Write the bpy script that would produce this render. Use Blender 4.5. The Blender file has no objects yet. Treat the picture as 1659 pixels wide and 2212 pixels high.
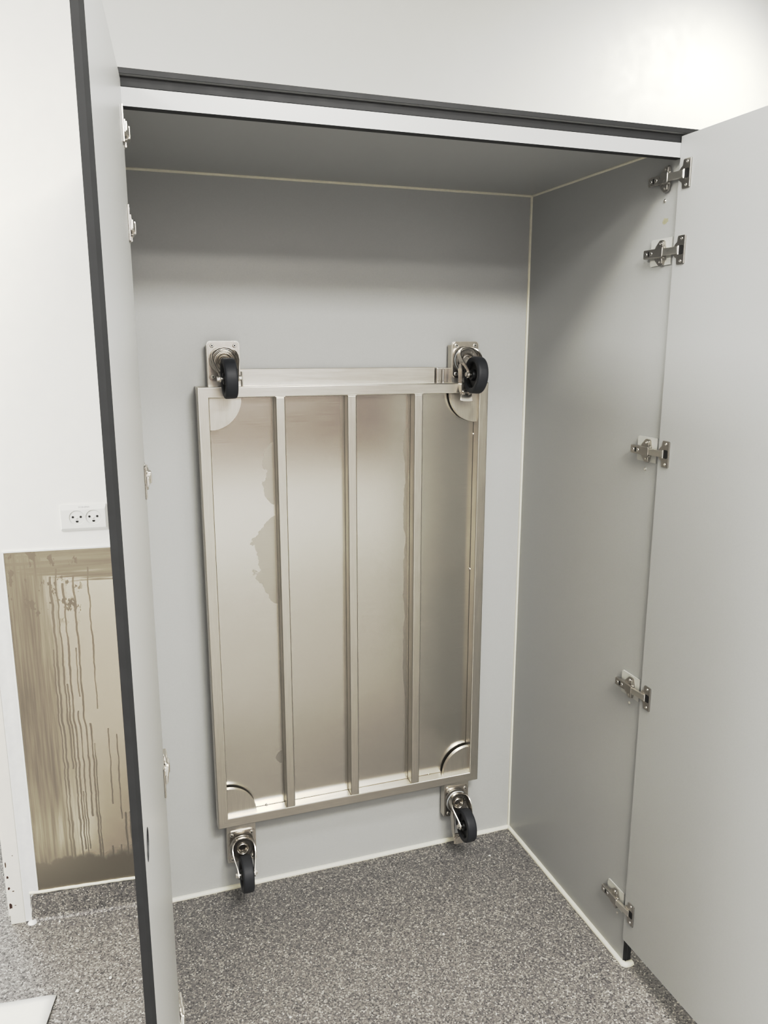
import bpy, bmesh, math, random
from mathutils import Vector, Matrix
random.seed(7)
PI = math.pi
col = bpy.context.scene.collection

# ------------------------------------------------------------------ materials
def srgb(r, g, b):
    f = lambda c: (c/255/12.92) if c/255 <= .04045 else ((c/255+.055)/1.055)**2.4
    return (f(r), f(g), f(b), 1)

class NT:
    """small helper to write node trees"""
    def __init__(s, name):
        s.m = bpy.data.materials.new(name); s.m.use_nodes = True
        s.t = s.m.node_tree; s.b = s.t.nodes['Principled BSDF']
    def n(s, typ, **kw):
        nd = s.t.nodes.new(typ)
        for k, v in kw.items():
            if k in nd.inputs: nd.inputs[k].default_value = v
            else: setattr(nd, k, v)
        return nd
    def l(s, a, b): s.t.links.new(a, b)
    def math(s, op, a, b=None, c=None, clamp=False):
        nd = s.t.nodes.new('ShaderNodeMath'); nd.operation = op; nd.use_clamp = clamp
        for i, v in enumerate((a, b, c)):
            if v is None: continue
            if isinstance(v, (int, float)): nd.inputs[i].default_value = v
            else: s.l(v, nd.inputs[i])
        return nd.outputs[0]
    def coord(s, scale=(1, 1, 1), out='Object'):
        tc = s.n('ShaderNodeTexCoord'); mp = s.n('ShaderNodeMapping'); mp.inputs['Scale'].default_value = scale
        s.l(tc.outputs[out], mp.inputs['Vector']); return mp.outputs['Vector']
    def noise(s, vec, scale, detail=3, rough=.5):
        nd = s.n('ShaderNodeTexNoise'); nd.inputs['Scale'].default_value = scale
        nd.inputs['Detail'].default_value = detail; nd.inputs['Roughness'].default_value = rough
        if vec is not None: s.l(vec, nd.inputs['Vector'])
        return nd.outputs['Fac']
    def ramp(s, fac, stops):
        nd = s.n('ShaderNodeValToRGB'); e = nd.color_ramp.elements
        e[0].position, e[0].color = stops[0]; e[1].position, e[1].color = stops[1]
        for p, c in stops[2:]:
            x = e.new(p); x.color = c
        s.l(fac, nd.inputs['Fac']); return nd.outputs['Color']
    def mapr(s, v, a, b, c, d):
        nd = s.n('ShaderNodeMapRange'); s.l(v, nd.inputs['Value'])
        for k, x in zip(('From Min', 'From Max', 'To Min', 'To Max'), (a, b, c, d)): nd.inputs[k].default_value = x
        return nd.outputs['Result']
    def mix(s, f, a, b):
        nd = s.n('ShaderNodeMix'); nd.data_type = 'RGBA'
        for v, i in ((f, 0), (a, 6), (b, 7)):
            if isinstance(v, (int, float)): nd.inputs[i].default_value = v
            elif isinstance(v, tuple): nd.inputs[i].default_value = v
            else: s.l(v, nd.inputs[i])
        return nd.outputs[2]
    def bump(s, h, strength=.1, dist=.001):
        nd = s.n('ShaderNodeBump'); nd.inputs['Strength'].default_value = strength; nd.inputs['Distance'].default_value = dist
        s.l(h, nd.inputs['Height']); s.l(nd.outputs['Normal'], s.b.inputs['Normal'])

def plain(name, c, rough=.5, metal=0, nz=.04, nscale=40, bump=0):
    k = NT(name); k.b.inputs['Roughness'].default_value = rough; k.b.inputs['Metallic'].default_value = metal
    v = k.coord(); f = k.noise(v, nscale, 4)
    d = tuple(x*(1-nz) for x in c[:3])+(1,); u = tuple(min(1, x*(1+nz)) for x in c[:3])+(1,)
    k.l(k.ramp(f, [(.3, d), (.7, u)]), k.b.inputs['Base Color'])
    k.l(k.mapr(f, .3, .7, rough*.93, min(1, rough*1.07)), k.b.inputs['Roughness'])
    if bump: k.bump(f, bump)
    return k.m

def steel(name, base, rough, scale=(1, 1, 1), aniso=.3, blotch=.12):
    """brushed stainless steel: fine streaks along the brushing direction and faint clouding"""
    k = NT(name); k.b.inputs['Metallic'].default_value = 1
    k.b.inputs['Anisotropic'].default_value = aniso
    v = k.coord(scale); f = k.noise(v, 60, 4, .6)
    w = k.noise(k.coord(), 5, 4, .55)
    c1 = k.ramp(f, [(.25, tuple(x*.93 for x in base[:3])+(1,)), (.75, tuple(min(1, x*1.05) for x in base[:3])+(1,))])
    c2 = k.mix(k.mapr(w, .35, .7, 0, blotch), c1, tuple(x*.62 for x in base[:3])+(1,))
    k.l(c2, k.b.inputs['Base Color'])
    r = k.math('ADD', k.mapr(f, .3, .7, rough*.9, rough*1.08), k.mapr(w, .3, .7, -.03, .05))
    k.l(r, k.b.inputs['Roughness'])
    return k.m

M = {}
M['laminate'] = plain('grey_laminate', srgb(178, 179, 178), .34, 0, .015, 300)
M['core'] = plain('black_laminate_core', srgb(38, 39, 40), .6, 0, .12, 60)
M['wall'] = plain('white_wall_paint', srgb(236, 235, 231), .6, 0, .012, 25, .06)
M['wall2'] = plain('greyed_down_wall', srgb(190, 190, 185), .5, 0, .012, 25, .06)  # wall colour greyed to tone down over-bright lamplight above the cabinet
M['ceilpaint'] = plain('ceiling_paint', srgb(236, 235, 232), .8, 0, .01, 20)
M['farwall'] = plain('far_wall_paint', srgb(60, 46, 41), .6, 0, .02, 8)
M['trim'] = plain('cream_gloss_paint', srgb(226, 222, 212), .35, 0, .03, 30, .15)
M['caulk'] = plain('cream_sealant', srgb(226, 223, 208), .45, 0, .03, 120, .2)
M['wcaulk'] = plain('white_sealant', srgb(232, 232, 230), .4, 0, .03, 60, .5)
M['white'] = plain('white_plastic', srgb(226, 226, 222), .3, 0, .01, 50)
M['shim'] = plain('pale_spacer_plastic', srgb(196, 196, 191), .4, 0, .02, 50)
M['hole'] = plain('dark_hole', srgb(24, 23, 22), .7, 0, .1, 50)
M['ink'] = plain('grey_print', srgb(128, 128, 126), .6, 0, .02, 50)
M['brown'] = plain('bare_brown_wood', srgb(70, 50, 44), .7, 0, .2, 200)
M['rubber'] = plain('black_rubber', srgb(44, 46, 50), .55, 0, .1, 90)
M['hub'] = plain('black_plastic_hub', srgb(24, 25, 26), .4, 0, .1, 60)
M['zinc'] = steel('bright_zinc', (.80, .78, .74, 1), .3, (1, 1, 1), 0, .05)
M['nickel'] = steel('nickel_hinge', (.52, .50, .47, 1), .3, (1, 1, 1), 0, .05)
M['caster'] = steel('polished_steel', (.56, .53, .485, 1), .23, (1, 1, 1), 0, .1)
M['headshade'] = steel('shaded_head_steel', (.30, .285, .26, 1), .35, (1, 1, 1), 0, .1)  # dark reflections inside the fork, put into the swivel head's colour
M['tube'] = steel('satin_steel_tube', (.66, .635, .585, 1), .34, (5, 5, .25), .2, .18)
M['tubeh'] = steel('satin_steel_tube_across', (.66, .635, .585, 1), .34, (.25, 5, 5), .2, .18)
M['paper'] = plain('white_paper', srgb(232, 231, 225), .8, 0, .02, 30)
M['crumb'] = plain('plaster_crumb', srgb(225, 222, 214), .9, 0, .05, 200)
M['ring'] = plain('white_nylon', srgb(215, 222, 228), .35, 0, .02, 60)

def mat_floor():
    """grey safety vinyl: fine dark and pale flecks"""
    k = NT('speckled_grey_vinyl'); v = k.coord()
    vor = k.n('ShaderNodeTexVoronoi'); vor.inputs['Scale'].default_value = 300; k.l(v, vor.inputs['Vector'])
    sp = k.n('ShaderNodeSeparateColor'); k.l(vor.outputs['Color'], sp.inputs['Color'])
    g = k.ramp(sp.outputs[0], [(0, srgb(76, 75, 75)), (.16, srgb(102, 100, 100)), (.5, srgb(122, 120, 118)), (.8, srgb(137, 135, 131)), (.93, srgb(163, 160, 154)), (1, srgb(188, 184, 177))])
    v2 = k.n('ShaderNodeTexVoronoi'); v2.inputs['Scale'].default_value = 190; k.l(v, v2.inputs['Vector'])
    s2 = k.n('ShaderNodeSeparateColor'); k.l(v2.outputs['Color'], s2.inputs['Color'])
    near = k.math('LESS_THAN', v2.outputs['Distance'], .0022*190*.8)
    white = k.math('MULTIPLY', near, k.math('GREATER_THAN', s2.outputs[1], .94))
    dark = k.math('MULTIPLY', near, k.math('LESS_THAN', s2.outputs[1], .09))
    cl = k.noise(v, 3, 4)
    g = k.mix(k.mapr(cl, .35, .7, 0, .12), g, srgb(108, 106, 107))
    g = k.mix(dark, g, srgb(60, 58, 58)); g = k.mix(white, g, srgb(205, 203, 198))
    k.l(g, k.b.inputs['Base Color'])
    n2 = k.noise(v, 420, 2); k.l(k.mapr(n2, .3, .7, .42, .6), k.b.inputs['Roughness'])
    k.bump(k.noise(v, 260, 3), .25, .0008)
    return k.m
M['floor'] = mat_floor()

def smooth_mask(k, val, a, b):
    nd = k.n('ShaderNodeMapRange', interpolation_type='SMOOTHSTEP'); k.l(val, nd.inputs['Value'])
    nd.inputs['From Min'].default_value = a; nd.inputs['From Max'].default_value = b
    return nd.outputs['Result']

def mat_deck():
    """satin sheet with a dried tide-mark along the left crossbar; object space = trolley space"""
    k = NT('satin_steel_deck'); k.b.inputs['Metallic'].default_value = 1; 
    base = (.63, .61, .565, 1)
    v = k.coord((.25, 1, 14)); f = k.noise(v, 40, 4, .6)
    c = k.ramp(f, [(.25, tuple(x*.95 for x in base[:3])+(1,)), (.75, tuple(x*1.04 for x in base[:3])+(1,))])
    tc = k.n('ShaderNodeTexCoord'); sx = k.n('ShaderNodeSeparateXYZ'); k.l(tc.outputs['Object'], sx.inputs[0])
    X, Z = k.math('ADD', sx.outputs[0], -.559), sx.outputs[2]
    nz = k.noise(tc.outputs['Object'], 9, 2, .6); nf = k.noise(tc.outputs['Object'], 45, 3, .6)
    tot = None
    for xb, zc, zh, wd in ((-.768, 1.25, .085, .035), (-.768, 1.01, .125, .055), (-.387, .95, .42, .012), (-.387, 1.30, .06, .012), (-.345, 1.38, .05, .01), (-.768, .42, .02, .02)):
        d = k.math('SUBTRACT', xb, X)                          # distance to the left of the bar
        inz = k.math('SUBTRACT', 1, k.math('POWER', k.math('DIVIDE', k.math('SUBTRACT', Z, zc), zh), 2), clamp=True)
        ext = k.math('MULTIPLY', k.math('POWER', inz, .5), wd)
        ext = k.math('MULTIPLY', ext, k.math('ADD', k.mapr(nz, .3, .7, .35, 1.35), k.mapr(nf, .3, .7, -.15, .15)))
        m = k.math('MULTIPLY', k.math('LESS_THAN', d, ext), k.math('GREATER_THAN', d, -.002))
        tot = m if tot is None else k.math('MAXIMUM', tot, m)
    c = k.mix(k.math('MULTIPLY', tot, .6), c, (.40, .385, .35, 1))
    k.l(c, k.b.inputs['Base Color'])
    r = k.math('ADD', k.mapr(f, .3, .7, .215, .235), k.math('MULTIPLY', tot, .08))
    k.l(r, k.b.inputs['Roughness'])
    return k.m
M['deck'] = mat_deck()

def mat_splash():
    """stainless wall sheet, dirty: a dull dried film on the left and thin runs of dried liquid; dark floor reflection painted along the bottom"""
    k = NT('streaked_steel_sheet'); k.b.inputs['Metallic'].default_value = 1
    tc = k.n('ShaderNodeTexCoord'); sx = k.n('ShaderNodeSeparateXYZ'); k.l(tc.outputs['Object'], sx.inputs[0])
    X, Z = sx.outputs[0], sx.outputs[2]            # local: x 0..0.3 from the left edge, z = height
    st = k.noise(k.coord((46, 1, 2.2)), 1, 5, .6); st2 = k.noise(k.coord((120, 1, 4)), 1, 3, .6)
    bl = k.noise(k.coord((18, 1, 9)), 1, 4, .6)
    film = k.math('MULTIPLY', k.math('SUBTRACT', 1, smooth_mask(k, k.math('ADD', X, k.mapr(st, .3, .7, -.03, .03)), .07, .135)), k.mapr(st2, .35, .65, .7, 1))
    hz = k.noise(k.coord((3, 1, 70)), 1, 4, .6)
    top = k.math('MULTIPLY', smooth_mask(k, k.math('ADD', k.math('ADD', Z, k.math('MULTIPLY', X, .10)), k.mapr(hz, .3, .7, -.022, .022)), 1.008, 1.022), k.mapr(hz, .3, .7, .7, 1))
    floor_refl = k.math('SUBTRACT', 1, smooth_mask(k, k.math('ADD', Z, k.mapr(bl, .3, .7, -.02, .02)), .165, .2))  # reflected floor painted as a dark band at the foot of the sheet
    b2 = k.noise(k.coord((40, 1, 20)), 1, 4, .65)
    splat = k.math('MULTIPLY', smooth_mask(k, b2, .55, .58), k.math('MULTIPLY', smooth_mask(k, Z, .86, .9), k.math('SUBTRACT', 1, smooth_mask(k, X, .17, .19))))
    tot = k.math('MAXIMUM', k.math('MAXIMUM', film, splat), k.math('MAXIMUM', top, floor_refl))
    wob = k.math('MULTIPLY', k.math('SUBTRACT', k.noise(k.coord((1, 1, 14)), 1, 3), .5), .016)
    Xw = k.math('ADD', X, wob)
    rnd = random.Random(3)
    drips = [(.118, 1.02, .45, .0030), (.134, .98, .20, .0032), (.160, 1.0, .30, .0032), (.196, 1.02, .62, .0026), (.146, .62, .20, .0024), (.172, .58, .16, .0034),
             (.178, .52, .15, .0024), (.215, .56, .33, .0024), (.236, .54, .28, .0022), (.125, .70, .16, .003), (.140, .38, .15, .002), (.246, .30, .10, .003),
             (.258, .30, .12, .0026), (.205, .2, .11, .003), (.152, .80, .66, .002), (.228, .2, .12, .002), (.104, 1.0, .12, .004), (.096, .8, .12, .003)]
    for x0, z1, z0, w in drips:
        m = k.math('MULTIPLY', k.math('LESS_THAN', k.math('ABSOLUTE', k.math('SUBTRACT', Xw, x0)), k.math('MULTIPLY', k.mapr(bl, .3, .7, .35, 1.0), w)),
                   k.math('MULTIPLY', k.math('LESS_THAN', Z, z1), k.math('GREATER_THAN', Z, z0)))
        tot = k.math('MAXIMUM', tot, k.math('MULTIPLY', m, .95))
    base = (.68, .63, .55, 1); dull = (.19, .175, .15, 1)
    k.l(k.mix(k.math('MULTIPLY', tot, .72), base, dull), k.b.inputs['Base Color'])
    k.l(k.mapr(tot, 0, 1, .25, .42), k.b.inputs['Roughness'])
    return k.m
M['splash'] = mat_splash()

# ------------------------------------------------------------------ mesh helpers
class MB:
    """collects shapes and links them as ONE mesh object"""
    def __init__(s): s.bm = bmesh.new(); s.mi = 0
    def face(s, vs):
        try:
            f = s.bm.faces.new(vs); f.material_index = s.mi; return f
        except ValueError: return None
    def box(s, a, b, bevel=0, seg=2, mat=None):
        t = bmesh.new()
        x0, y0, z0 = a; x1, y1, z1 = b
        vs = [t.verts.new(p) for p in ((x0,y0,z0),(x1,y0,z0),(x1,y1,z0),(x0,y1,z0),(x0,y0,z1),(x1,y0,z1),(x1,y1,z1),(x0,y1,z1))]
        for q in ((3,2,1,0),(4,5,6,7),(0,1,5,4),(1,2,6,5),(2,3,7,6),(3,0,4,7)): t.faces.new([vs[i] for i in q])
        if bevel: bmesh.ops.bevel(t, geom=list(t.edges), offset=bevel, segments=seg, affect='EDGES', profile=.5)
        s.merge(t, mat)
    def merge(s, t, mat=None):
        mp = {}
        for v in t.verts:
            mp[v] = s.bm.verts.new(mat @ v.co if mat else v.co)
        for f in t.faces: s.face([mp[v] for v in f.verts])
        t.free()
    def lathe(s, prof, seg=32, mat=None, cap=False):
        """profile (r, h) revolved about local z"""
        rings = []
        for r, h in prof:
            ring = []
            for i in range(seg):
                a = 2*PI*i/seg; p = Vector((r*math.cos(a), r*math.sin(a), h))
                ring.append(s.bm.verts.new(mat @ p if mat else p))
            rings.append(ring)
        for A, B in zip(rings, rings[1:]):
            for i in range(seg): s.face([A[i], A[(i+1) % seg], B[(i+1) % seg], B[i]])
        if cap:
            s.face(list(reversed(rings[0]))); s.face(rings[-1])
    def prism(s, pts, h0, h1, mat=None, bevel=0):
        """2d outline (ccw) extruded along local z"""
        t = bmesh.new()
        a = [t.verts.new((x, y, h0)) for x, y in pts]; b = [t.verts.new((x, y, h1)) for x, y in pts]
        n = len(pts)
        t.faces.new(list(reversed(a))); top = t.faces.new(b)
        for i in range(n): t.faces.new([a[i], a[(i+1) % n], b[(i+1) % n], b[i]])
        if bevel:
            es = [e for e in top.edges]
            bmesh.ops.bevel(t, geom=es, offset=bevel, segments=2, affect='EDGES', profile=.5)
        s.merge(t, mat)
    def tube(s, path, r, seg=8, jitter=0):
        rings = []
        n = len(path)
        for i, p in enumerate(path):
            p = Vector(p); d = (Vector(path[min(i+1, n-1)])-Vector(path[max(i-1, 0)])).normalized()
            up = Vector((0, 0, 1)) if abs(d.z) < .9 else Vector((1, 0, 0))
            x = d.cross(up).normalized(); y = x.cross(d)
            rr = r*(1+random.uniform(-jitter, jitter))
            rings.append([s.bm.verts.new(p+(x*math.cos(2*PI*k/seg)+y*math.sin(2*PI*k/seg))*rr) for k in range(seg)])
        for A, B in zip(rings, rings[1:]):
            for i in range(seg): s.face([A[i], A[(i+1) % seg], B[(i+1) % seg], B[i]])
        s.face(list(reversed(rings[0]))); s.face(rings[-1])
    def obj(s, name, mats, parent=None, smooth=False, angle=35):
        bmesh.ops.recalc_face_normals(s.bm, faces=s.bm.faces)
        me = bpy.data.meshes.new(name); s.bm.to_mesh(me); s.bm.free()
        if not isinstance(mats, (list, tuple)): mats = [mats]
        for m in mats: me.materials.append(m)
        o = bpy.data.objects.new(name, me); col.objects.link(o)
        if parent: o.parent = parent
        if smooth:
            for p in me.polygons: p.use_smooth = True
            me.set_sharp_from_angle(angle=math.radians(angle))
        wn_ = o.modifiers.new('weighted', 'WEIGHTED_NORMAL'); wn_.keep_sharp = True; wn_.weight = 100
        return o

def rrect(w, h, r, seg=5, cx=0, cy=0):
    pts = []
    for sx, sy, a0 in ((1, -1, -90), (1, 1, 0), (-1, 1, 90), (-1, -1, 180)):
        for i in range(seg+1):
            a = math.radians(a0+90*i/seg)
            pts.append((cx+sx*(w/2-r)+r*math.cos(a), cy+sy*(h/2-r)+r*math.sin(a)))
    return pts
def circle(r, seg=24, cx=0, cy=0): return [(cx+r*math.cos(2*PI*i/seg), cy+r*math.sin(2*PI*i/seg)) for i in range(seg)]

def thing(name, label, cat, loc=(0, 0, 0), rz=0, group=None):
    o = bpy.data.objects.new(name, None); col.objects.link(o); o.empty_display_size = .05
    o.location = loc; o.rotation_euler = (0, 0, rz); o['label'] = label; o['category'] = cat
    if group: o['group'] = group
    return o
def tag(o, label, cat, group=None):
    o['label'] = label; o['category'] = cat
    if group: o['group'] = group
    return o
def struct(o): o['kind'] = 'structure'; return o
def copy_tree(o, parent=None):
    c = o.copy(); col.objects.link(c); c.parent = parent
    for ch in o.children: copy_tree(ch, c)
    return c

# axes: x right, y into the cabinet (its back face is y = 0), z up; right panel face is x = 0
D = .63
XL = -1.1255                 # left panel face
HC = 2.0                    # underside of the cabinet ceiling

# ------------------------------------------------------------------ the room
WA = Vector((-1.5275, .0543)); WB = Vector((-1.19, .0217))     # left stretch of the back wall, slightly out of square
wd = (WB-WA).normalized(); wn = Vector((wd.y, -wd.x))           # wn points to the viewer
WANG = math.atan2(wd.y, wd.x)
RX0, RX1, RY0, RZ = -4.2, 1.55, -4.3, 2.8
m = MB(); m.box((RX0, RY0, -.05), (RX1, 2.2, 0)); struct(m.obj('floor', M['floor']))
m = MB(); m.box((RX0, RY0, RZ), (RX1, 2.2, RZ+.05)); struct(m.obj('ceiling', M['ceilpaint']))
m = MB()
pts = [(WA.x, WA.y), (WB.x, WB.y), (RX1, WB.y), (RX1, .2), (WA.x, .2)]
m.prism(pts, 0, RZ); struct(m.obj('wall_back', M['wall']))
m = MB(); m.box((-1.16, .0130, 2.0275), (.0345, .0216, RZ)); m.box((.0345, .0130, 0), (RX1, .0216, RZ)); struct(m.obj('wall_upper', M['wall2']))  # thin skin in the greyed wall colour, darker to counter the lamps
m = MB(); m.box((RX1, RY0, 0), (RX1+.1, .2, RZ)); struct(m.obj('wall_right', M['wall']))
m = MB(); m.box((RX0-.1, RY0, 0), (RX0, 2.2, RZ)); struct(m.obj('wall_left', M['wall']))
m = MB(); m.box((RX0, RY0-.1, 0), (RX1, RY0, RZ)); struct(m.obj('wall_front', M['farwall']))
m = MB(); m.box((RX0+.5, RY0+.0005, .0005), (RX1-.001, RY0+.8, .5)); struct(m.obj('bounce_block', M['ceilpaint']))  # unseen white block added to brighten reflections in the steel
m = MB(); m.box((RX0, 2.2, 0), (RX1, 2.3, RZ)); struct(m.obj('wall_corridor', M['wall']))

# wall-local helper: u along the wall from WA, n out of the wall, z up
def wmat(u=0, n=0, z=0):
    o = WA+wd*u+wn*n
    return Matrix.Translation((o.x, o.y, z)) @ Matrix.Rotation(WANG, 4, 'Z') @ Matrix.Rotation(0, 4, 'X')
# in wmat frames: +x along the wall, -y out of the wall, z up
LW = (WB-WA).length
# coved floor covering turned up the wall
m = MB()
prof = [(0, .087), (-.004, .087), (-.0045, .014), (-.0065, .006), (-.0105, .002), (-.0155, .0006), (-.0155, 0), (0, 0)]
W = wmat(.052)
L = LW-.04
ra = [m.bm.verts.new(W @ Vector((0, y, z))) for y, z in prof]; rb = [m.bm.verts.new(W @ Vector((L, y, z))) for y, z in prof]
for i in range(len(prof)): m.face([ra[i], ra[(i+1) % len(prof)], rb[(i+1) % len(prof)], rb[i]])
m.face(ra); m.face(list(reversed(rb)))
struct(m.obj('baseboard_back', M['floor'], smooth=True))
# door casing at the left end of the wall
m = MB(); m.box((-.002, -.007, 0), (.036, .15, 2.1), .002, mat=wmat())
m.box((-.016, .03, 0), (-.001, .19, 2.1), .0015, mat=wmat())
m.mi = 1
for (u, z, a, b) in ((.001, .06, .006, .010), (.002, .115, .0035, .006), (.0015, .15, .003, .005), (.0, .19, .002, .009), (.012, .105, .004, .0015), (.014, .06, .003, .001), (.02, .215, .0014, .0014)):
    pts = [(u+a*math.cos(t)*random.uniform(.6, 1.2), z+b*math.sin(t)*random.uniform(.6, 1.2)) for t in [2*PI*i/9 for i in range(9)]]
    pts = [(max(-.0015, x), y) for x, y in pts]
    m.prism(pts, 0, .0004, wmat(0, .0072) @ Matrix.Rotation(PI/2, 4, 'X'))
struct(m.obj('door_1', [M['trim'], M['brown']]))
# lumpy white sealant between casing and steel sheet, and its foot on the floor
m = MB()
n = 60
rows = []
for i in range(n+1):
    z = .004+1.066*i/n
    j = random.uniform(-.0012, .0012)
    e = .0775 if z > .088 else .060
    xs = [.036, .0375+j, .044+j, .056, e-.006, e]
    ys = [-.0072, -.0075, -.0058+j, -.0042-j, -.0045, -.001]
    rows.append([m.bm.verts.new(wmat() @ Vector((x, y, z))) for x, y in zip(xs, ys)])
for A, B in zip(rows, rows[1:]):
    for i in range(5): m.face([A[i], A[i+1], B[i+1], B[i]])
m.lathe([(0, .006), (.008, .005), (.012, .0015), (.013, 0)], 14, wmat(.054, .01) )
struct(m.obj('trim_1', M['wcaulk'], smooth=True, angle=60))
m = MB()
m.tube([wmat() @ Vector((.052+(LW-.052)*i/30, -.0035, .0885+random.uniform(-.0006, .0006))) for i in range(31)], .0045, 8, .08)
struct(m.obj('trim_2', M['caulk'], smooth=True, angle=60))

# stainless sheet on the wall
t = thing('wall_panel', 'streaked stainless steel sheet fixed to the white wall below the socket', 'wall panel', wmat(.076, 0, 0).translation, WANG)
m = MB(); m.box((0, -.0025, .0925), (LW-.076, .0, 1.069)); m.obj('steel_sheet', M['splash'], t)
m = MB(); m.box((-.004, -.0045, 1.069), (LW-.076, 0, 1.0745), .001); m.box((-.004, -.0045, .0925), (0, 0, 1.069), .001)
m.obj('edge_sealant', M['wcaulk'], t)['label'] = 'white sealant edging'

# double socket
SW, SH, SD = .113, .067, .009
u0 = (Vector((-1.3105, .0334))-WA).dot(wd)
t = thing('wall_socket', 'white double wall socket above the steel sheet on the white wall', 'socket', wmat(u0, 0, 1.1195).translation, WANG)
m = MB()
b1 = [(0, 0), (SW, 0), (SW, SH), (0, SH)]   # outline
A = [m.bm.verts.new((x, 0, z)) for x, z in b1]
i1 = [(.003, .0065), (SW-.003, .0065), (SW-.003, SH-.0125), (.003, SH-.0125)]
B = [m.bm.verts.new((x, -SD, z)) for x, z in i1]
o1 = [(.0, .0), (SW, 0), (SW, SH), (0, SH)]
C = [m.bm.verts.new((x, -.0045, z)) for x, z in o1]
for P, Q in ((A, C), (C, B)):
    for i in range(4): m.face([P[i], P[(i+1) % 4], Q[(i+1) % 4], Q[i]])
m.face(B); m.face(list(reversed(A)))
fr = m.obj('socket_frame', M['white'], t)
cm_ = MB()
for cx in (.0408, .0809): cm_.lathe([(.0178, -.0030), (.0190, -.0002), (.0193, .004)], 40, Matrix.Translation((cx, -SD, .0335)) @ Matrix.Rotation(PI/2, 4, 'X'), True)
cut = cm_.obj('cut', M['white'])
bo = fr.modifiers.new('b', 'BOOLEAN'); bo.object = cut; bo.operation = 'DIFFERENCE'; bo.solver = 'EXACT'; cut.parent = t
bpy.context.view_layer.update()
nm = bpy.data.meshes.new_from_object(fr.evaluated_get(bpy.context.evaluated_depsgraph_get()))
fr.modifiers.clear(); fr.data = nm; bpy.data.objects.remove(cut)
for cx in (.0408, .0809):
    R = Matrix.Translation((cx, -SD, .0335)) @ Matrix.Rotation(PI/2, 4, 'X')
    m = MB()
    m.lathe([(.0177, -.0030), (.0176, -.0024), (.0168, -.0021), (.004, -.0017), (.00001, -.0017)], 40, R)
    f = m.obj('socket_outlet', M['white'], t, True, 50)
    for sx in (-.0095, .0095):
        m = MB(); m.lathe([(.0034, -.0020), (.0033, -.0013), (.0024, -.0015)], 16, R @ Matrix.Translation((sx, .0017, 0))); m.mi = 1
        m.lathe([(.0024, -.0015), (.00001, -.0015)], 16, R @ Matrix.Translation((sx, .0017, 0))); m.obj('pin_hole', [M['ink'], M['hole']], f, True)
    m = MB(); m.prism([(-.0034, -.0080), (-.0034, -.0104), (-.0022, -.0124), (.0022, -.0124), (.0034, -.0104), (.0034, -.0080)][::-1], -.0021, -.0013, R); m.obj('earth_hole', M['hole'], f)
    m = MB(); m.lathe([(.0026, -.0018), (.0024, -.0010), (.0016, -.0006), (.00001, -.0005)], 16, R @ Matrix.Translation((0, -.0022, 0))); m.obj('screw', M['zinc'], f, True)
cu = bpy.data.curves.new('marking', 'FONT'); cu.body = '5C2B-0R0A'; cu.size = .0056; cu.align_x = 'CENTER'; cu.align_y = 'CENTER'; cu.extrude = .00006
to = bpy.data.objects.new('tmp', cu); col.objects.link(to)
bpy.context.view_layer.update()
me = bpy.data.meshes.new_from_object(to.evaluated_get(bpy.context.evaluated_depsgraph_get()))
bpy.data.objects.remove(to)
me.name = 'marking'; me.materials.clear(); me.materials.append(M['ink'])
to = bpy.data.objects.new('marking', me); col.objects.link(to); to.parent = t
to.location = (.0595, -.00705, SH-.0065); to.rotation_euler = (PI/2-math.atan2(.0045, .0125), 0, 0)
to['label'] = 'small grey printed circuit number'

# ------------------------------------------------------------------ the cabinet
cab = thing('cabinet', 'tall built-in grey laminate cabinet with both doors standing open', 'cabinet', (XL/2, -D/2, 0))
bpy.context.view_layer.update()
IC = cab.matrix_world.inverted()
def cpart(m, name, mats, smooth=False, parent=None, angle=35):
    m.bm.transform(IC); return m.obj(name, mats, parent or cab, smooth, angle)
def faced(name, a, b, axis, label=None):
    """laminate board: grey faces across `axis`, black core on the other edges"""
    m = MB(); m.box(a, b, .0006, 1); o = cpart(m, name, [M['laminate'], M['core']])
    for p in o.data.polygons:
        if abs(p.normal[axis]) < .8: p.material_index = 1
    if label: o['label'] = label
    return o
PT = .013
faced('back_panel', (XL-.024, 0, 0), (.024, .0125, HC+.026), 1)
for s, x in ((-1, XL), (1, 0)):
    faced('side_panel', (min(x, x+s*.0122), -D, .001), (max(x, x+s*.0122), -.0003, HC+.0005), 0)
    faced('side_panel', (min(x+s*.0128, x+s*.0245), -D, .001), (max(x+s*.0128, x+s*.0245), -.0003, HC+.0005), 0)
faced('ceiling_panel', (XL-.0245, -D+.002, HC+.001), (.0245, -.0003, HC+.0165), 2)
faced('top_panel', (XL-.0245, -D-.008, HC+.0175), (.034, -.0003, HC+.0268), 2)
faced('header_rail', (XL+.0005, -D, 1.9705), (-.0005, -D+.020, HC+.0005), 1)
# sealant beads along the inner joints
def bead(pts, r, jit=.06, nseg=40):
    out = []
    for a, b in zip(pts, pts[1:]):
        a, b = Vector(a), Vector(b); k = max(2, int((b-a).length*nseg))
        out += [a.lerp(b, i/k) for i in range(k)]
    out.append(Vector(pts[-1]))
    m = MB(); m.tube(out, r, 8, jit); return cpart(m, 'sealant_bead', M['caulk'], True, None, 60)
bead([(XL+.002, -.0008, .002), (-.002, -.0008, .002)], .0085)
bead([(-.0008, -.003, .002), (-.0008, -D+.02, .002), (-.0015, -D-.003, .002), (.004, -D-.0085, .002), (.013, -D-.0085, .002), (.024, -D-.007, .002)], .0088)
bead([(XL+.0008, -.003, .002), (XL+.0008, -D+.004, .002)], .0085)
bead([(-.0005, -.0005, .01), (-.0005, -.0005, HC-.003)], .0048, .03)
bead([(XL+.0005, -.0005, .01), (XL+.0005, -.0005, HC-.003)], .0048, .03)
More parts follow.
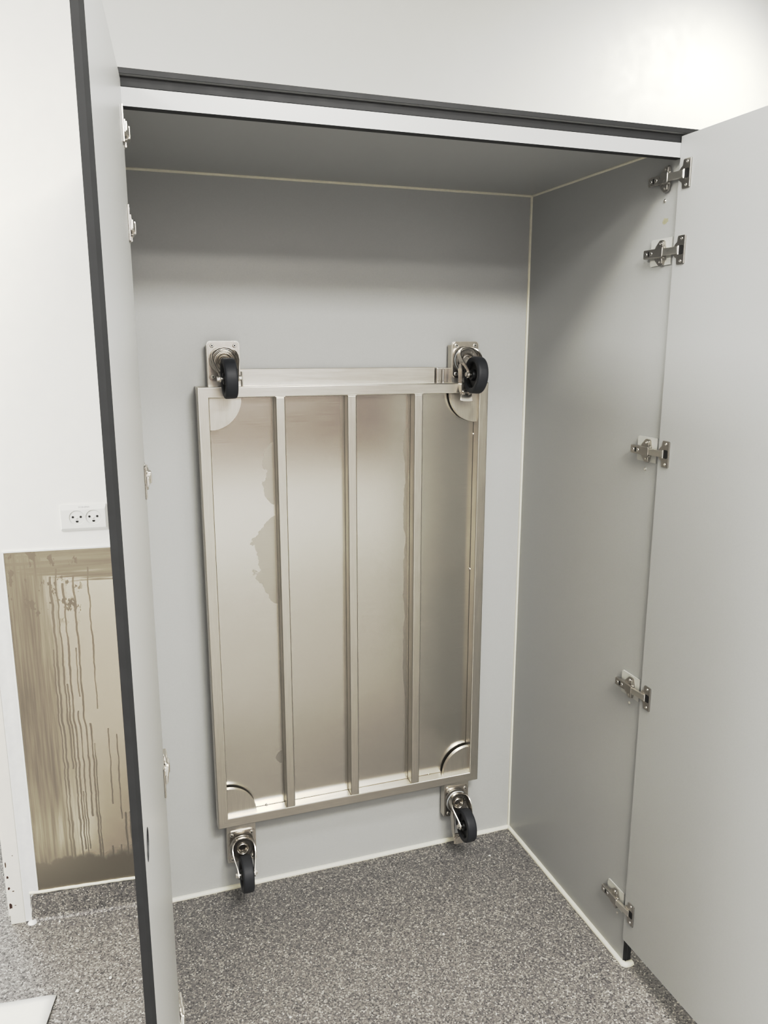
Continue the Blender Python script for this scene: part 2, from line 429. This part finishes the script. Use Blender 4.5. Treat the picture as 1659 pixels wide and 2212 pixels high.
bead([(XL+.003, -.0005, HC-.0005), (-.003, -.0005, HC-.0005)], .0042, .04)
bead([(-.0005, -.003, HC-.0005), (-.0005, -D+.022, HC-.0005)], .0036, .04)
# small screws left in the right panel
for z, y in ((1.8934, -.5838), (1.3041, -.5807), (.717, -.5838), (.1273, -.5954)):
    m = MB(); m.lathe([(.0040, 0), (.0038, .0014), (.0024, .0024), (.0012, .0024), (.0009, .0016), (.00001, .0016)], 14, Matrix.Translation((0, y, z)) @ Matrix.Rotation(-PI/2, 4, 'Y'))
    cpart(m, 'screw', M['zinc'], True)
m = MB(); m.prism([(.007*math.cos(a)*random.uniform(.5, 1.1), .012*math.sin(a)*random.uniform(.6, 1.1)) for a in [2*PI*i/14 for i in range(14)]], 0, .0002, Matrix.Translation((0, -.5886, 1.851)) @ Matrix.Rotation(-PI/2, 4, 'Y'))
cpart(m, 'glue_smear', plain('dried_glue', srgb(172, 169, 150), .4, 0, .1, 200))

# doors: 13 mm boards with a black core edge; local x runs from the hinge edge, local y=0 is the inner face
DW, DT, DZ0, DZ1 = .5655, .013, .078, 2.0125
def door(hinge, direction, outward, hole):
    """hinge (x,y) of the inner face; direction unit vector from the hinge edge; outward = side of the outer face"""
    d = Vector(direction).normalized(); o = Vector((-d.y, d.x)) if outward > 0 else Vector((d.y, -d.x))
    Mx = Matrix(((d.x, o.x, 0, hinge[0]), (d.y, o.y, 0, hinge[1]), (0, 0, 1, 0), (0, 0, 0, 1)))
    m = MB()
    ch = .0052
    pts = [(0, 0), (DW-ch, 0), (DW, ch*.95), (DW, DT), (0, DT)]    # chamfered inner lip on the free edge
    m.prism(pts, DZ0, DZ1)
    ob = m.obj('door', [M['laminate'], M['core']])
    if hole:
        c = MB(); c.lathe([(.0215, -.02), (.0215, .03)], 40, Matrix.Translation((DW-.060, 0, .952)) @ Matrix.Rotation(-PI/2, 4, 'X'), True); c.mi = 1
        cut = c.obj('cut', M['core'])
        bo = ob.modifiers.new('b', 'BOOLEAN'); bo.object = cut; bo.operation = 'DIFFERENCE'; bo.solver = 'EXACT'
        bpy.context.view_layer.update()
        nm = bpy.data.meshes.new_from_object(ob.evaluated_get(bpy.context.evaluated_depsgraph_get()))
        ob.modifiers.clear(); ob.data = nm; bpy.data.objects.remove(cut)
        nm.materials.clear(); nm.materials.append(M['laminate']); nm.materials.append(M['core'])
    for p in ob.data.polygons: p.material_index = 0 if abs(p.normal.y) > .95 else 1
    ob.data.transform(IC @ Mx); ob.parent = cab
    if Mx.determinant() < 0: ob.data.flip_normals()
    return ob, Mx
TL_ = math.radians(4.95)
door((-.0065, -D-.001), (0.006, -1), 1, False)
_, MXL = door((-1.1187, -D-.0005), (-math.sin(TL_), -math.cos(TL_)), -1, True)
MXR = Matrix(((0, 1, 0, -.0065), (-1, 0, 0, -D-.001), (0, 0, 1, 0), (0, 0, 0, 1)))

# concealed hinges. local frame: origin on the side panel face at its front edge; x into the cabinet, y away from the panel, z up
def hinge_parts(Mp, Md, Mfix):
    """Mp: panel frame -> world ; Md: door frame (x along door from hinge edge, y=0 inner face, -y away from face)"""
    # arm: channel body over the mounting plate
    m = MB()
    R = Mp @ Matrix.Rotation(PI/2, 4, 'X')                  # prism plane: x (into cabinet), z up ; extrude -> -y
    m.box((.026, .0065, -.0095), (.088, .0165, .0095), .0018, 2, Mp)
    m.box((.022, .009, -.0108), (.046, .0188, .0108), .002, 2, Mp)
    m.mi = 1                                                # dark slot and screws
    for x, r in ((.078, .0036), (.061, .0040)):
        m.lathe([(r, .0166), (r*.9, .0174), (r*.4, .0172), (.00001, .0166)], 14, Mp @ Matrix.Translation((x, 0, 0)) @ Matrix.Rotation(-PI/2, 4, 'X'))
    m.mi = 2
    m.box((.067, .0160, -.0052), (.0715, .0168, .0052), 0, 1, Mp)
    for x in (.078, .061): m.lathe([(.0013, .0175), (.00001, .0175)], 10, Mp @ Matrix.Translation((x, 0, 0)) @ Matrix.Rotation(-PI/2, 4, 'X'))
    m.mi = 1
    for z in (-.0112, .0112): m.box((.021, .009, z-.0014), (.028, .0135, z+.0014), .0008, 1, Mp)
    m.bm.transform(IC); arm = m.obj('hinge', [M['nickel'], M['zinc'], M['hole']], cab, True, 40)
    # link between arm and cup
    m = MB(); a = Mp @ Vector((.026, .0135, 0)); b = Md @ Vector((.020, -.0035, 0))
    dv = (b-a); ln = dv.length; dv.normalize(); sd = dv.cross(Vector((0, 0, 1)))
    B = Matrix(((dv.x, sd.x, 0, a.x), (dv.y, sd.y, 0, a.y), (dv.z, sd.z, 1, a.z), (0, 0, 0, 1)))
    m.box((0, -.004, -.0075), (ln, .004, .0075), .0012, 2, B)
    m.tube([B @ Vector((.001, 0, -.0095)), B @ Vector((.001, 0, .0095))], .0022, 10)
    m.tube([B @ Vector((ln-.001, .0, -.009)), B @ Vector((ln-.001, .0, .009))], .0024, 10)
    m.bm.transform(IC); m.obj('link', M['zinc'], arm, True, 40)
    # winged mounting plate
    m = MB()
    w = [(.026, -.0085), (.030, -.024), (.034, -.0265), (.044, -.0265), (.056, -.015), (.060, -.009), (.060, .009), (.056, .015), (.044, .0265), (.034, .0265), (.030, .024), (.026, .0085)]
    m.prism(w, -.0085, -.0035, R, .001)
    for z in (-.019, .019):
        m.mi = 1; m.lathe([(.0036, -.0002), (.0032, .0012), (.0012, .0012), (.0008, .0004), (.00001, .0004)], 14, Mp @ Matrix.Translation((.040, .0085, z)) @ Matrix.Rotation(-PI/2, 4, 'X')); m.mi = 0
    m.box((.028, .0084, .0125), (.032, .0125, .023), .0008, 1, Mp)
    m.box((.028, .0084, -.023), (.032, .0125, -.0125), .0008, 1, Mp)
    m.bm.transform(IC); m.obj('mounting_plate', [M['nickel'], M['zinc']], arm, True, 40)
    # pale spacer behind the mounting plate
    m = MB(); m.prism([(.010, -.026), (.076, -.026), (.079, -.022), (.079, .028), (.075, .031), (.010, .031)], -.0036, -.0003, R, .0008)
    m.bm.transform(IC)
    if Mfix: m.obj('spacer', M['shim'], arm)
    else: m.bm.free()
    # cup plate on the door
    m = MB()
    Rd = Md @ Matrix.Rotation(PI/2, 4, 'X')                 # x along door, z up, extrude towards -(-y)=..., see below
    H_ = .0295
    o = [(.0140, -H_+.002), (.0160, -H_), (.0340, -H_), (.0375, -H_+.0025), (.0375, H_-.0025), (.0340, H_), (.0160, H_), (.0140, H_-.002), (.0140, .0160)]
    o += [(.0140-.0135*math.sin(math.radians(t)), .0160*math.cos(math.radians(t))) for t in range(15, 180, 15)]+[(.0140, -.0160)]
    m.prism(o, .0003, .0024, Rd, .0008)
    m.box((.0362, -.0036, -H_+.001), (.0380, -.0003, H_-.001), .0008, 2, Md)      # folded rim of the plate
    m.mi = 1
    m.prism(rrect(.0150, .019, .003, 3, .0255, 0), .0022, .0027, Rd)
    m.mi = 2
    for z in (-.0228, .0228): m.lathe([(.0034, -.0001), (.0030, .0009), (.0012, .0009), (.0009, .0004), (.00001, .0004)], 14, Md @ Matrix.Translation((.026, -.0024, z)) @ Matrix.Rotation(PI/2, 4, 'X'))
    m.bm.transform(IC); m.obj('cup_plate', [M['nickel'], M['hole'], M['zinc']], arm, True, 40)

HZ = (1.936, 1.784, 1.3485, .762, .170)
for z in HZ:
    T = Matrix.Translation((0, 0, z))
    Mp = Matrix(((0, -1, 0, 0), (1, 0, 0, -D), (0, 0, 1, 0), (0, 0, 0, 1))) @ T
    hinge_parts(Mp, MXR @ T, z < 1.9)
    Mp = Matrix(((0, 1, 0, XL), (1, 0, 0, -D), (0, 0, 1, 0), (0, 0, 0, 1))) @ T
    hinge_parts(Mp, MXL @ T, z < 1.9)

# ------------------------------------------------------------------ the trolley hung on the cabinet's back
TX0, TX1, TZ0, TZ1, TF, TB = -.9625, -.1555, .2465, 1.4835, -.070, -.0355
TW = .0285
tro = thing('platform_trolley', 'stainless steel platform trolley hung upright inside the grey cabinet, wheels facing out', 'trolley', ((TX0+TX1)/2, TB, 0))
bpy.context.view_layer.update()
IT = tro.matrix_world.inverted()
def tpart(m, name, mats, smooth=True, parent=None, angle=35):
    m.bm.transform(IT); return m.obj(name, mats, parent or tro, smooth, angle)
m = MB()                                             # perimeter of square tube, mitred
cr = .0032
sect = []
for (tc, yc, a0) in ((cr, TF+cr, 180), (TW-cr, TF+cr, 270), (TW-cr, TB-cr, 0), (cr, TB-cr, 90)):
    for q in range(4):
        a = math.radians(a0+90*q/3); sect.append((tc+cr*math.cos(a), yc+cr*math.sin(a)))
loops = [[m.bm.verts.new(p) for p in ((TX0+t_, y, TZ0+t_), (TX1-t_, y, TZ0+t_), (TX1-t_, y, TZ1-t_), (TX0+t_, y, TZ1-t_))] for t_, y in sect]
for A, B in zip(loops, loops[1:]+loops[:1]):
    for i in range(4):
        m.mi = 1 if i in (0, 2) else 0
        m.face([A[i], A[(i+1) % 4], B[(i+1) % 4], B[i]])
m.mi = 0
for x, z in ((TX1-TW-.0005, 1.335), (TX1-TW-.0005, .93), (TX0+TW+.115, TZ0+TW), (TX1-TW-.125, TZ0+TW), (TX1-TW-.04, TZ0+TW)):
    m.bm.verts.ensure_lookup_table()
    m.lathe([(.00001, .0035), (.0025, .0025), (.0035, 0), (.0025, -.0025), (.00001, -.0035)], 10, Matrix.Translation((x, TB-.002, z)))
tpart(m, 'frame', [M['tube'], M['tubeh']])
for x in (-.7525, -.5585, -.3665):
    m = MB(); m.box((x-.0125, TF+.0006, TZ0+TW-.0004), (x+.0125, TB, TZ1-TW+.0004), .0032, 3)
    m.box((x-.0132, TF+.0003, TZ1-TW-.0006), (x+.0132, TF+.006, TZ1-TW+.0022), .001, 2)
    tpart(m, 'crossbar', M['tube'])
# folded deck sheet: a shallow pan behind the tubes
m = MB()
a = TW-.004; e = .006
P = [[m.bm.verts.new(p) for p in ((TX0+k_, y, TZ0+k_), (TX1-k_, y, TZ0+k_), (TX1-k_, y, TZ1-k_), (TX0+k_, y, TZ1-k_))] for k_, y in
     ((.001, TB+.0005), (TW-.001, TB+.0005), (TW-.0005, TB-.0002), (TW+.003, TB-.0002))]
for A, B in zip(P, P[1:]):
    for i in range(4): m.face([A[i], A[(i+1) % 4], B[(i+1) % 4], B[i]])
m.face(P[-1])
Q = [[m.bm.verts.new(p) for p in ((TX0+k_, y, TZ0+k_), (TX1-k_, y, TZ0+k_), (TX1-k_, y, TZ1-k_), (TX0+k_, y, TZ1-k_))] for k_, y in ((.001, TB+.0005), (.0002, -.006), (.003, -.0035))]
for A, B in zip(Q, Q[1:]):
    for i in range(4): m.face([A[i], B[i], B[(i+1) % 4], A[(i+1) % 4]])
m.face(list(reversed(Q[-1])))
tpart(m, 'deck_sheet', M['deck'], True, None, 25)
# quarter-round gussets in the corners
for sx, sz in ((0, 1), (1, 1), (0, 0), (1, 0)):
    cx = TX0+TW if sx == 0 else TX1-TW; cz = TZ1-TW if sz else TZ0+TW
    dx = 1 if sx == 0 else -1; dz = -1 if sz else 1
    r = .083
    pts = [(cx-dx*.001, cz-dz*.001)]+[(cx-dx*.001*(k == 12)+dx*r*math.cos(math.radians(90*k/12)), cz-dz*.001*(k == 0)+dz*r*math.sin(math.radians(90*k/12))) for k in range(13)]
    m = MB(); m.prism(pts, .0, .0125, Matrix.Translation((0, -.0435, 0)) @ Matrix.Rotation(PI/2, 4, 'X'), .0008)
    tpart(m, 'corner_gusset', M['tube'])
# strip standing above the top tube, with a pin at each end
m = MB()
m.box((-.849, -.0135, TZ1-.012), (-.297, -.0115, 1.5255), .0006, 1)
m.box((-.849, -.0135, TZ1-.012), (-.845, -.0025, 1.5255), .0006, 1)
tpart(m, 'end_strip', M['tubeh'])
m = MB(); m.box((-.2955, -.026, TZ1-.012), (-.240, -.0035, 1.5245), .003, 2); tpart(m, 'end_shade_block', M['nickel'])  # block in darker metal, put in for the shadowed end of the strip
for x in (-.8437, -.2788):
    m = MB(); m.tube([(x, -.0305, TZ1-.01), (x, -.0305, 1.5165), (x, -.0305, 1.5195)], .0027, 10); tpart(m, 'locking_pin', M['zinc'])

# casters. local frame: origin on the mounting face; x across, -y out towards the viewer, z up
RX = Matrix.Rotation(PI/2, 4, 'X')
def make_caster(cx, cz, up, brake, swing, tilt):
    Mc = Matrix.Translation((cx, TB-.0002, cz))
    # bracket: plate welded behind the tube
    m = MB()
    w = .0415; e_out = .0505
    if up: pts = [(-w, -.0825), (w, -.0825), (w, e_out-.009)]+[(w-.009+.009*math.cos(math.radians(t)), e_out-.009+.009*math.sin(math.radians(t))) for t in (22, 45, 67)]+[(w-.009, e_out), (-w+.009, e_out)]+[(-w+.009-.009*math.sin(math.radians(t)), e_out-.009+.009*math.cos(math.radians(t))) for t in (22, 45, 67)]+[(-w, e_out-.009)]
    else: pts = [(-w, -e_out), (w, -e_out), (w, .105), (-w, .105)]
    m.prism(pts, -.004, 0, Mc @ RX, .0006)
    m.box((-w, .004, -.0825 if up else -e_out), (-w+.003, .027, e_out-.01 if up else .105), 0, 1, Mc)
    m.box((w-.003, .004, -.0825 if up else -e_out), (w, .027, e_out-.01 if up else .105), 0, 1, Mc)
    tpart(m, 'bracket', M['tube'])
    # caster top plate with pressed collar
    m = MB()
    m.prism(rrect(.077, .100, .011, 6), .0002, .0032, Mc @ RX, .0008)
    m.lathe([(.0365, .003), (.0355, .0055), (.034, .0068), (.030, .0075), (.012, .0075)], 40, Mc @ RX)
    c_ = tpart(m, 'caster', M['caster'])
    for x in (-.0285, .0285):
        for z in (-.039, .039):
            m = MB(); B = Mc @ RX @ Matrix.Translation((x, z, .0032))
            m.lathe([(.0055, 0), (.0055, .0006), (.0046, .0010), (.0043, .0026), (.0036, .0034), (.0021, .0034)], 16, B)
            m.mi = 1; m.lathe([(.0021, .0034), (.0018, .0018), (.00001, .0018)], 6, B)
            tpart(m, 'plate_bolt', [M['zinc'], M['hole']], True, c_)
    Sw = Mc @ Matrix.Rotation(swing, 4, 'Y')
    # swivel race, concentric pressed rings
    m = MB()
    m.mi = 1; m.lathe([(.0352, .0076), (.0360, .0088), (.0352, .0112)], 40, Sw @ RX); m.mi = 0
    if up and not brake:
        m.lathe([(.0350, .0112), (.0355, .0135), (.0345, .0165), (.0320, .0185), (.0300, .0182), (.0285, .0165), (.0270, .0168), (.0258, .0186), (.0238, .0190), (.0222, .0178), (.0206, .0156), (.0196, .0160), (.0186, .0186), (.0172, .0196), (.0158, .0190), (.0146, .0162), (.0136, .0150), (.0128, .0160), (.0118, .0184), (.0106, .0188), (.0096, .0176), (.0088, .0120), (.0070, .0108), (.00001, .0114)], 48, Sw @ RX)
    else:
        m.mi = 2  # darker steel stands in for the dim inside of the fork
        m.lathe([(.0350, .0112), (.0355, .0135), (.0345, .0165), (.0320, .0178), (.0285, .0172), (.0270, .0160), (.0196, .0158)], 40, Sw @ RX); m.mi = 0
        m.lathe([(.0196, .0158), (.0186, .0172), (.0176, .0200), (.0156, .0210), (.0142, .0198), (.0130, .0166), (.0118, .0168), (.0106, .0150), (.0094, .0105), (.00001, .0100)], 40, Sw @ RX)
        if brake:                                          # indexing dimples of the brake ring
            for q in range(16):
                a_ = 2*PI*q/16; m.lathe([(.0011, .0162), (.0008, .0172), (.00001, .0174)], 8, Sw @ RX @ Matrix.Translation((.0236*math.cos(a_), .0236*math.sin(a_), 0)))
    tpart(m, 'swivel_head', [M['caster'], M['ring'] if brake else M['caster'], M['headshade']], True, c_, 50)
    # fork: one pressed wall running up one cheek, over the head and down the other
    ax_n, ax_d = .078, .040
    m = MB()
    half = [(.0225, -.0475), (.0222, -.040), (.0228, -.030), (.0255, -.018), (.0292, -.006), (.0318, .004), (.0318, .014), (.0290, .0225), (.0225, .0295), (.0115, .0340), (0, .0352)]
    path = [(-x, z) for x, z in half]+[(x, z) for x, z in reversed(half[:-1])]
    def lim(z, x):
        if z < -.030:      # rounded ear round the axle
            t_ = max(0, 1-((z+.040)/.0105)**2)**.5
            return ax_n-.0105*t_-.002, ax_n+.0095*t_+.002
        f = (z+.030)/.065; f = max(0, min(1, f))
        lo = .068*(1-f)**1.6+.0165*(1-(1-f)**1.6)
        hi = .084*(1-f)**1.25+.0225*(1-(1-f)**1.25)
        if z > -.018: lo = .0165
        return lo, max(hi, lo+.005)
    th = .0024
    outer = []; inner = []
    n_ = len(path)
    for i in range(n_):
        p0 = Vector(path[max(0, i-1)]); p1 = Vector(path[min(n_-1, i+1)]); tg = (p1-p0).normalized(); nr = Vector((-tg.y, tg.x))
        x, z = path[i]; lo, hi = lim(z, x)
        outer.append([m.bm.verts.new(Sw @ Vector((x+nr.x*th/2, -lo, z+nr.y*th/2))), m.bm.verts.new(Sw @ Vector((x+nr.x*th/2, -hi, z+nr.y*th/2)))])
        inner.append([m.bm.verts.new(Sw @ Vector((x-nr.x*th/2, -lo, z-nr.y*th/2))), m.bm.verts.new(Sw @ Vector((x-nr.x*th/2, -hi, z-nr.y*th/2)))])
    for i in range(n_-1):
        m.face([outer[i][0], outer[i+1][0], outer[i+1][1], outer[i][1]]); m.face([inner[i][0], inner[i][1], inner[i+1][1], inner[i+1][0]])
        m.face([outer[i][1], outer[i+1][1], inner[i+1][1], inner[i][1]]); m.face([outer[i][0], inner[i][0], inner[i+1][0], outer[i+1][0]])
    for i in (0, n_-1): m.face([outer[i][0], outer[i][1], inner[i][1], inner[i][0]])
    tpart(m, 'fork', M['caster'], True, c_, 45)
    # wheel
    A = Sw @ Matrix.Translation((0, -ax_n, -ax_d)) @ Matrix.Rotation(tilt, 4, 'Y') @ Matrix.Rotation(PI/2, 4, 'Y')
    m = MB()
    m.lathe([(.036, -.0130), (.0375, -.0150), (.0455, -.0155), (.0485, -.0140), (.0497, -.0115), (.0500, -.006), (.0500, .006), (.0497, .0115), (.0485, .0140), (.0455, .0155), (.0375, .0150), (.036, .0130)], 56, A)
    m.mi = 1
    m.lathe([(.036, -.0130), (.0345, -.0100), (.0330, -.0060), (.016, -.0060), (.0140, -.0150), (.0090, -.0160), (.0060, -.0160)], 40, A)
    m.lathe([(.036, .0130), (.0345, .0100), (.0330, .0060), (.016, .0060), (.0140, .0150), (.0090, .0160), (.0060, .0160)], 40, A)
    tpart(m, 'wheel', [M['rubber'], M['hub']], True, c_, 50)
    # axle bolt: hex head one side, nut and thread the other
    m = MB()
    m.lathe([(.0040, -.030), (.0042, -.0295), (.0042, .0295), (.0036, .031)], 14, A, True)
    m.lathe([(.0066, -.0242), (.0066, -.0300), (.0056, -.0306), (.0040, -.0306)], 6, A)
    m.lathe([(.0066, .0242), (.0066, .0295), (.0056, .0300), (.0040, .0300)], 6, A)
    m.lathe([(.0085, -.0226), (.0085, -.0242), (.0040, -.0242)], 18, A); m.lathe([(.0085, .0226), (.0085, .0242), (.0040, .0242)], 18, A)
    tpart(m, 'axle_bolt', M['zinc'], True, c_, 30)
    if brake:
        # brake: a strap down the left cheek to a folded pedal below the wheel
        m = MB()
        st = [(.028, -.012), (.040, -.012), (.050, -.030), (.056, -.060), (.058, -.088), (.046, -.090), (.036, -.080), (.030, -.050), (.024, -.030)]   # (n, z)
        Ls = Sw @ Matrix.Translation((-.0300, 0, 0)) @ Matrix(((0, 0, 1, 0), (-1, 0, 0, 0), (0, 1, 0, 0), (0, 0, 0, 1)))
        m.prism(st, 0, .0022, Ls)
        m.box((-.0298, -.053, -.0960), (.0055, -.048, -.082), .0012, 2, Sw)
        q = Sw @ Matrix.Translation((-.0125, -.056, -.1045)) @ Matrix.Rotation(math.radians(-14), 4, 'X') @ RX
        m.prism([(-.0155, .0125), (-.0190, -.0075), (-.009, -.0098), (.009, -.0098), (.0190, -.0075), (.0155, .0125)], 0, .0022, q, .0006)
        for x in (-.0085, .0085): m.box((-.0125+x-.0028, -.0595, -.0955), (-.0125+x+.0028, -.050, -.086), .0008, 1, Sw)
        o_ = tpart(m, 'brake_pedal', M['caster'], True, c_, 35)
    return c_
make_caster(-.8895, 1.5460, True, False, math.radians(-2), 0)
make_caster(-.2145, 1.5460, True, True, math.radians(4), 0)
make_caster(-.8945, .1605, False, False, math.radians(1), 0)
make_caster(-.2125, .1655, False, True, math.radians(0), 0)

# ------------------------------------------------------------------ loose things on the floor
m = MB()
A = Vector((-1.3957, -.2569)); B1 = Vector((-1.5266, -.2383)); C1 = Vector((-1.4128, -.3389))
e1 = (B1-A).normalized(); e2 = (C1-A).normalized()
rows = []
for i in range(13):
    r_ = []
    for j in range(13):
        p = A+e1*.297*i/12+e2*.21*j/12
        z = .0012+.004*max(0, 1-i/3)*(.3+.7*j/12)+.0012*math.sin(i*.9+j*.5)+.0012
        r_.append(m.bm.verts.new((p.x, p.y, z)))
    rows.append(r_)
for i in range(12):
    for j in range(12): m.face([rows[i][j], rows[i+1][j], rows[i+1][j+1], rows[i][j+1]])
o = m.obj('paper_sheet', M['paper'], None, True, 60)
sm = o.modifiers.new('thick', 'SOLIDIFY'); sm.thickness = .0006; sm.offset = 1
tag(o, 'white sheet of paper lying on the floor left of the open left door', 'paper')
g = 'plaster crumbs on the floor'
for x, y, r_, lb in ((-1.269, -.244, .0042, 'pale plaster crumb on the floor outside, nearest the edge of the left door'),
                  (-1.348, -.261, .0046, 'pale plaster crumb on the floor just behind the corner of the white paper'),
                  (-1.403, .014, .0034, 'small plaster crumb on the floor below the steel sheet, against the coved skirting'),
                  (-1.455, .022, .0028, 'tiny plaster crumb at the left end of the coved skirting'),
                  (-.130, -.119, .0036, 'pale crumb on the cabinet floor near the back right corner'),
                  (-.403, -.383, .0036, 'pale crumb in the middle of the cabinet floor'),
                  (-.86, -.512, .0032, 'pale crumb on the cabinet floor nearest the front, by the left door')):
    t_ = bmesh.new(); bmesh.ops.create_icosphere(t_, subdivisions=2, radius=r_)
    for v in t_.verts: v.co *= random.uniform(.72, 1.2); v.co.z = v.co.z*.62
    zm = min(v.co.z for v in t_.verts)
    m = MB(); m.merge(t_, Matrix.Translation((0, 0, -zm)))
    o = m.obj('plaster_crumb', M['crumb']); o.location = (x, y, 0.0001); o.rotation_euler = (0, 0, random.uniform(0, 6)); tag(o, lb, 'crumb', g)

# ------------------------------------------------------------------ light
def area(name, loc, sx, sy, power, color=(1, .97, .92), rot=(0, 0, 0)):
    l = bpy.data.lights.new(name, 'AREA'); l.shape = 'RECTANGLE'; l.size = sx; l.size_y = sy; l.energy = power; l.color = color
    o = bpy.data.objects.new(name, l); o.location = loc; o.rotation_euler = rot; col.objects.link(o); return o
WARM = (1, .985, .955)
area('ceiling_lamp_or_fill', (-.45, -1.5, RZ-.02), 1.0, .3, 20, WARM)
area('ceiling_lamp_or_fill', (-.45, -2.6, RZ-.02), .9, .6, 122, WARM)
area('ceiling_lamp_or_fill', (-.6, -3.75, RZ-.02), 1.6, .5, 85, WARM)  # added fill, lights the unseen white block at the far wall
area('ceiling_lamp_or_fill', (-2.9, -1.4, RZ-.02), .6, .6, 122, WARM)
area('ceiling_lamp_or_fill', (-2.3, -.7, RZ-.02), .6, .6, 20, WARM)  # added fill to brighten the white wall left of the cabinet
area('fill_light', (-1.3, RY0+.06, 2.0), 4.2, 1.25, 24, (1, .985, .96), (PI/2, 0, 0))  # added frontal fill on the far wall, no window there
area('fill_light', (RX0+.06, -1.9, 2.05), 1.15, 2.6, 22, (1, .985, .96), (0, -PI/2, 0))  # added side fill for the right door, no window there
sp = bpy.data.lights.new('wall_spot', 'SPOT'); sp.energy = 170; sp.spot_size = math.radians(72); sp.spot_blend = 1; sp.shadow_soft_size = .06; sp.color = WARM
so = bpy.data.objects.new('wall_spot', sp); so.location = (.95, -.75, 2.7); col.objects.link(so)
so.rotation_euler = (Vector((.45, .02, 2.06))-Vector(so.location)).to_track_quat('-Z', 'Y').to_euler()
area('corridor_daylight', (-2.7, 2.1, 1.4), 1.2, 2.0, 40, (.86, .93, 1), (-PI/2, 0, 0))
w = bpy.data.worlds.new('room_air'); bpy.context.scene.world = w; w.use_nodes = True
w.node_tree.nodes['Background'].inputs[0].default_value = (.9, .93, 1, 1); w.node_tree.nodes['Background'].inputs[1].default_value = .15

# ------------------------------------------------------------------ camera
cx_, cy_, cz_, yaw, pit, roll, foc = -1.16948, -2.09088, 1.5876, .33389, .21038, .00045, 1692.8864
fw = Vector((math.sin(yaw)*math.cos(pit), math.cos(yaw)*math.cos(pit), -math.sin(pit)))
rt = Vector((math.cos(yaw), -math.sin(yaw), 0)); up = rt.cross(fw)
r2 = rt*math.cos(roll)+up*math.sin(roll); u2 = -rt*math.sin(roll)+up*math.cos(roll)
cd = bpy.data.cameras.new('camera'); cam = bpy.data.objects.new('camera', cd); col.objects.link(cam)
cam.matrix_world = Matrix(((r2.x, u2.x, -fw.x, cx_), (r2.y, u2.y, -fw.y, cy_), (r2.z, u2.z, -fw.z, cz_), (0, 0, 0, 1)))
cd.sensor_fit = 'VERTICAL'; cd.sensor_height = 36; cd.lens = foc/2212*36; cd.clip_start = .02
sc = bpy.context.scene; sc.camera = cam
sc.view_settings.view_transform = 'Standard'; sc.view_settings.look = 'None'; sc.view_settings.exposure = 0; sc.view_settings.gamma = 1
# gentle highlight roll-off, as a phone camera does
vs = sc.view_settings; vs.use_curve_mapping = True
cm = vs.curve_mapping; cm.clip_max_x = 4; cm.clip_max_y = 1.2
cv = cm.curves[3]
cv.points[0].location = (0, 0); cv.points[1].location = (3, 1.0)
for p in ((.1, .055), (.2, .125), (.3, .215), (.45, .385), (.6, .50), (.8, .59), (1.3, .70), (2.0, .82)): cv.points.new(*p)
cm.update()
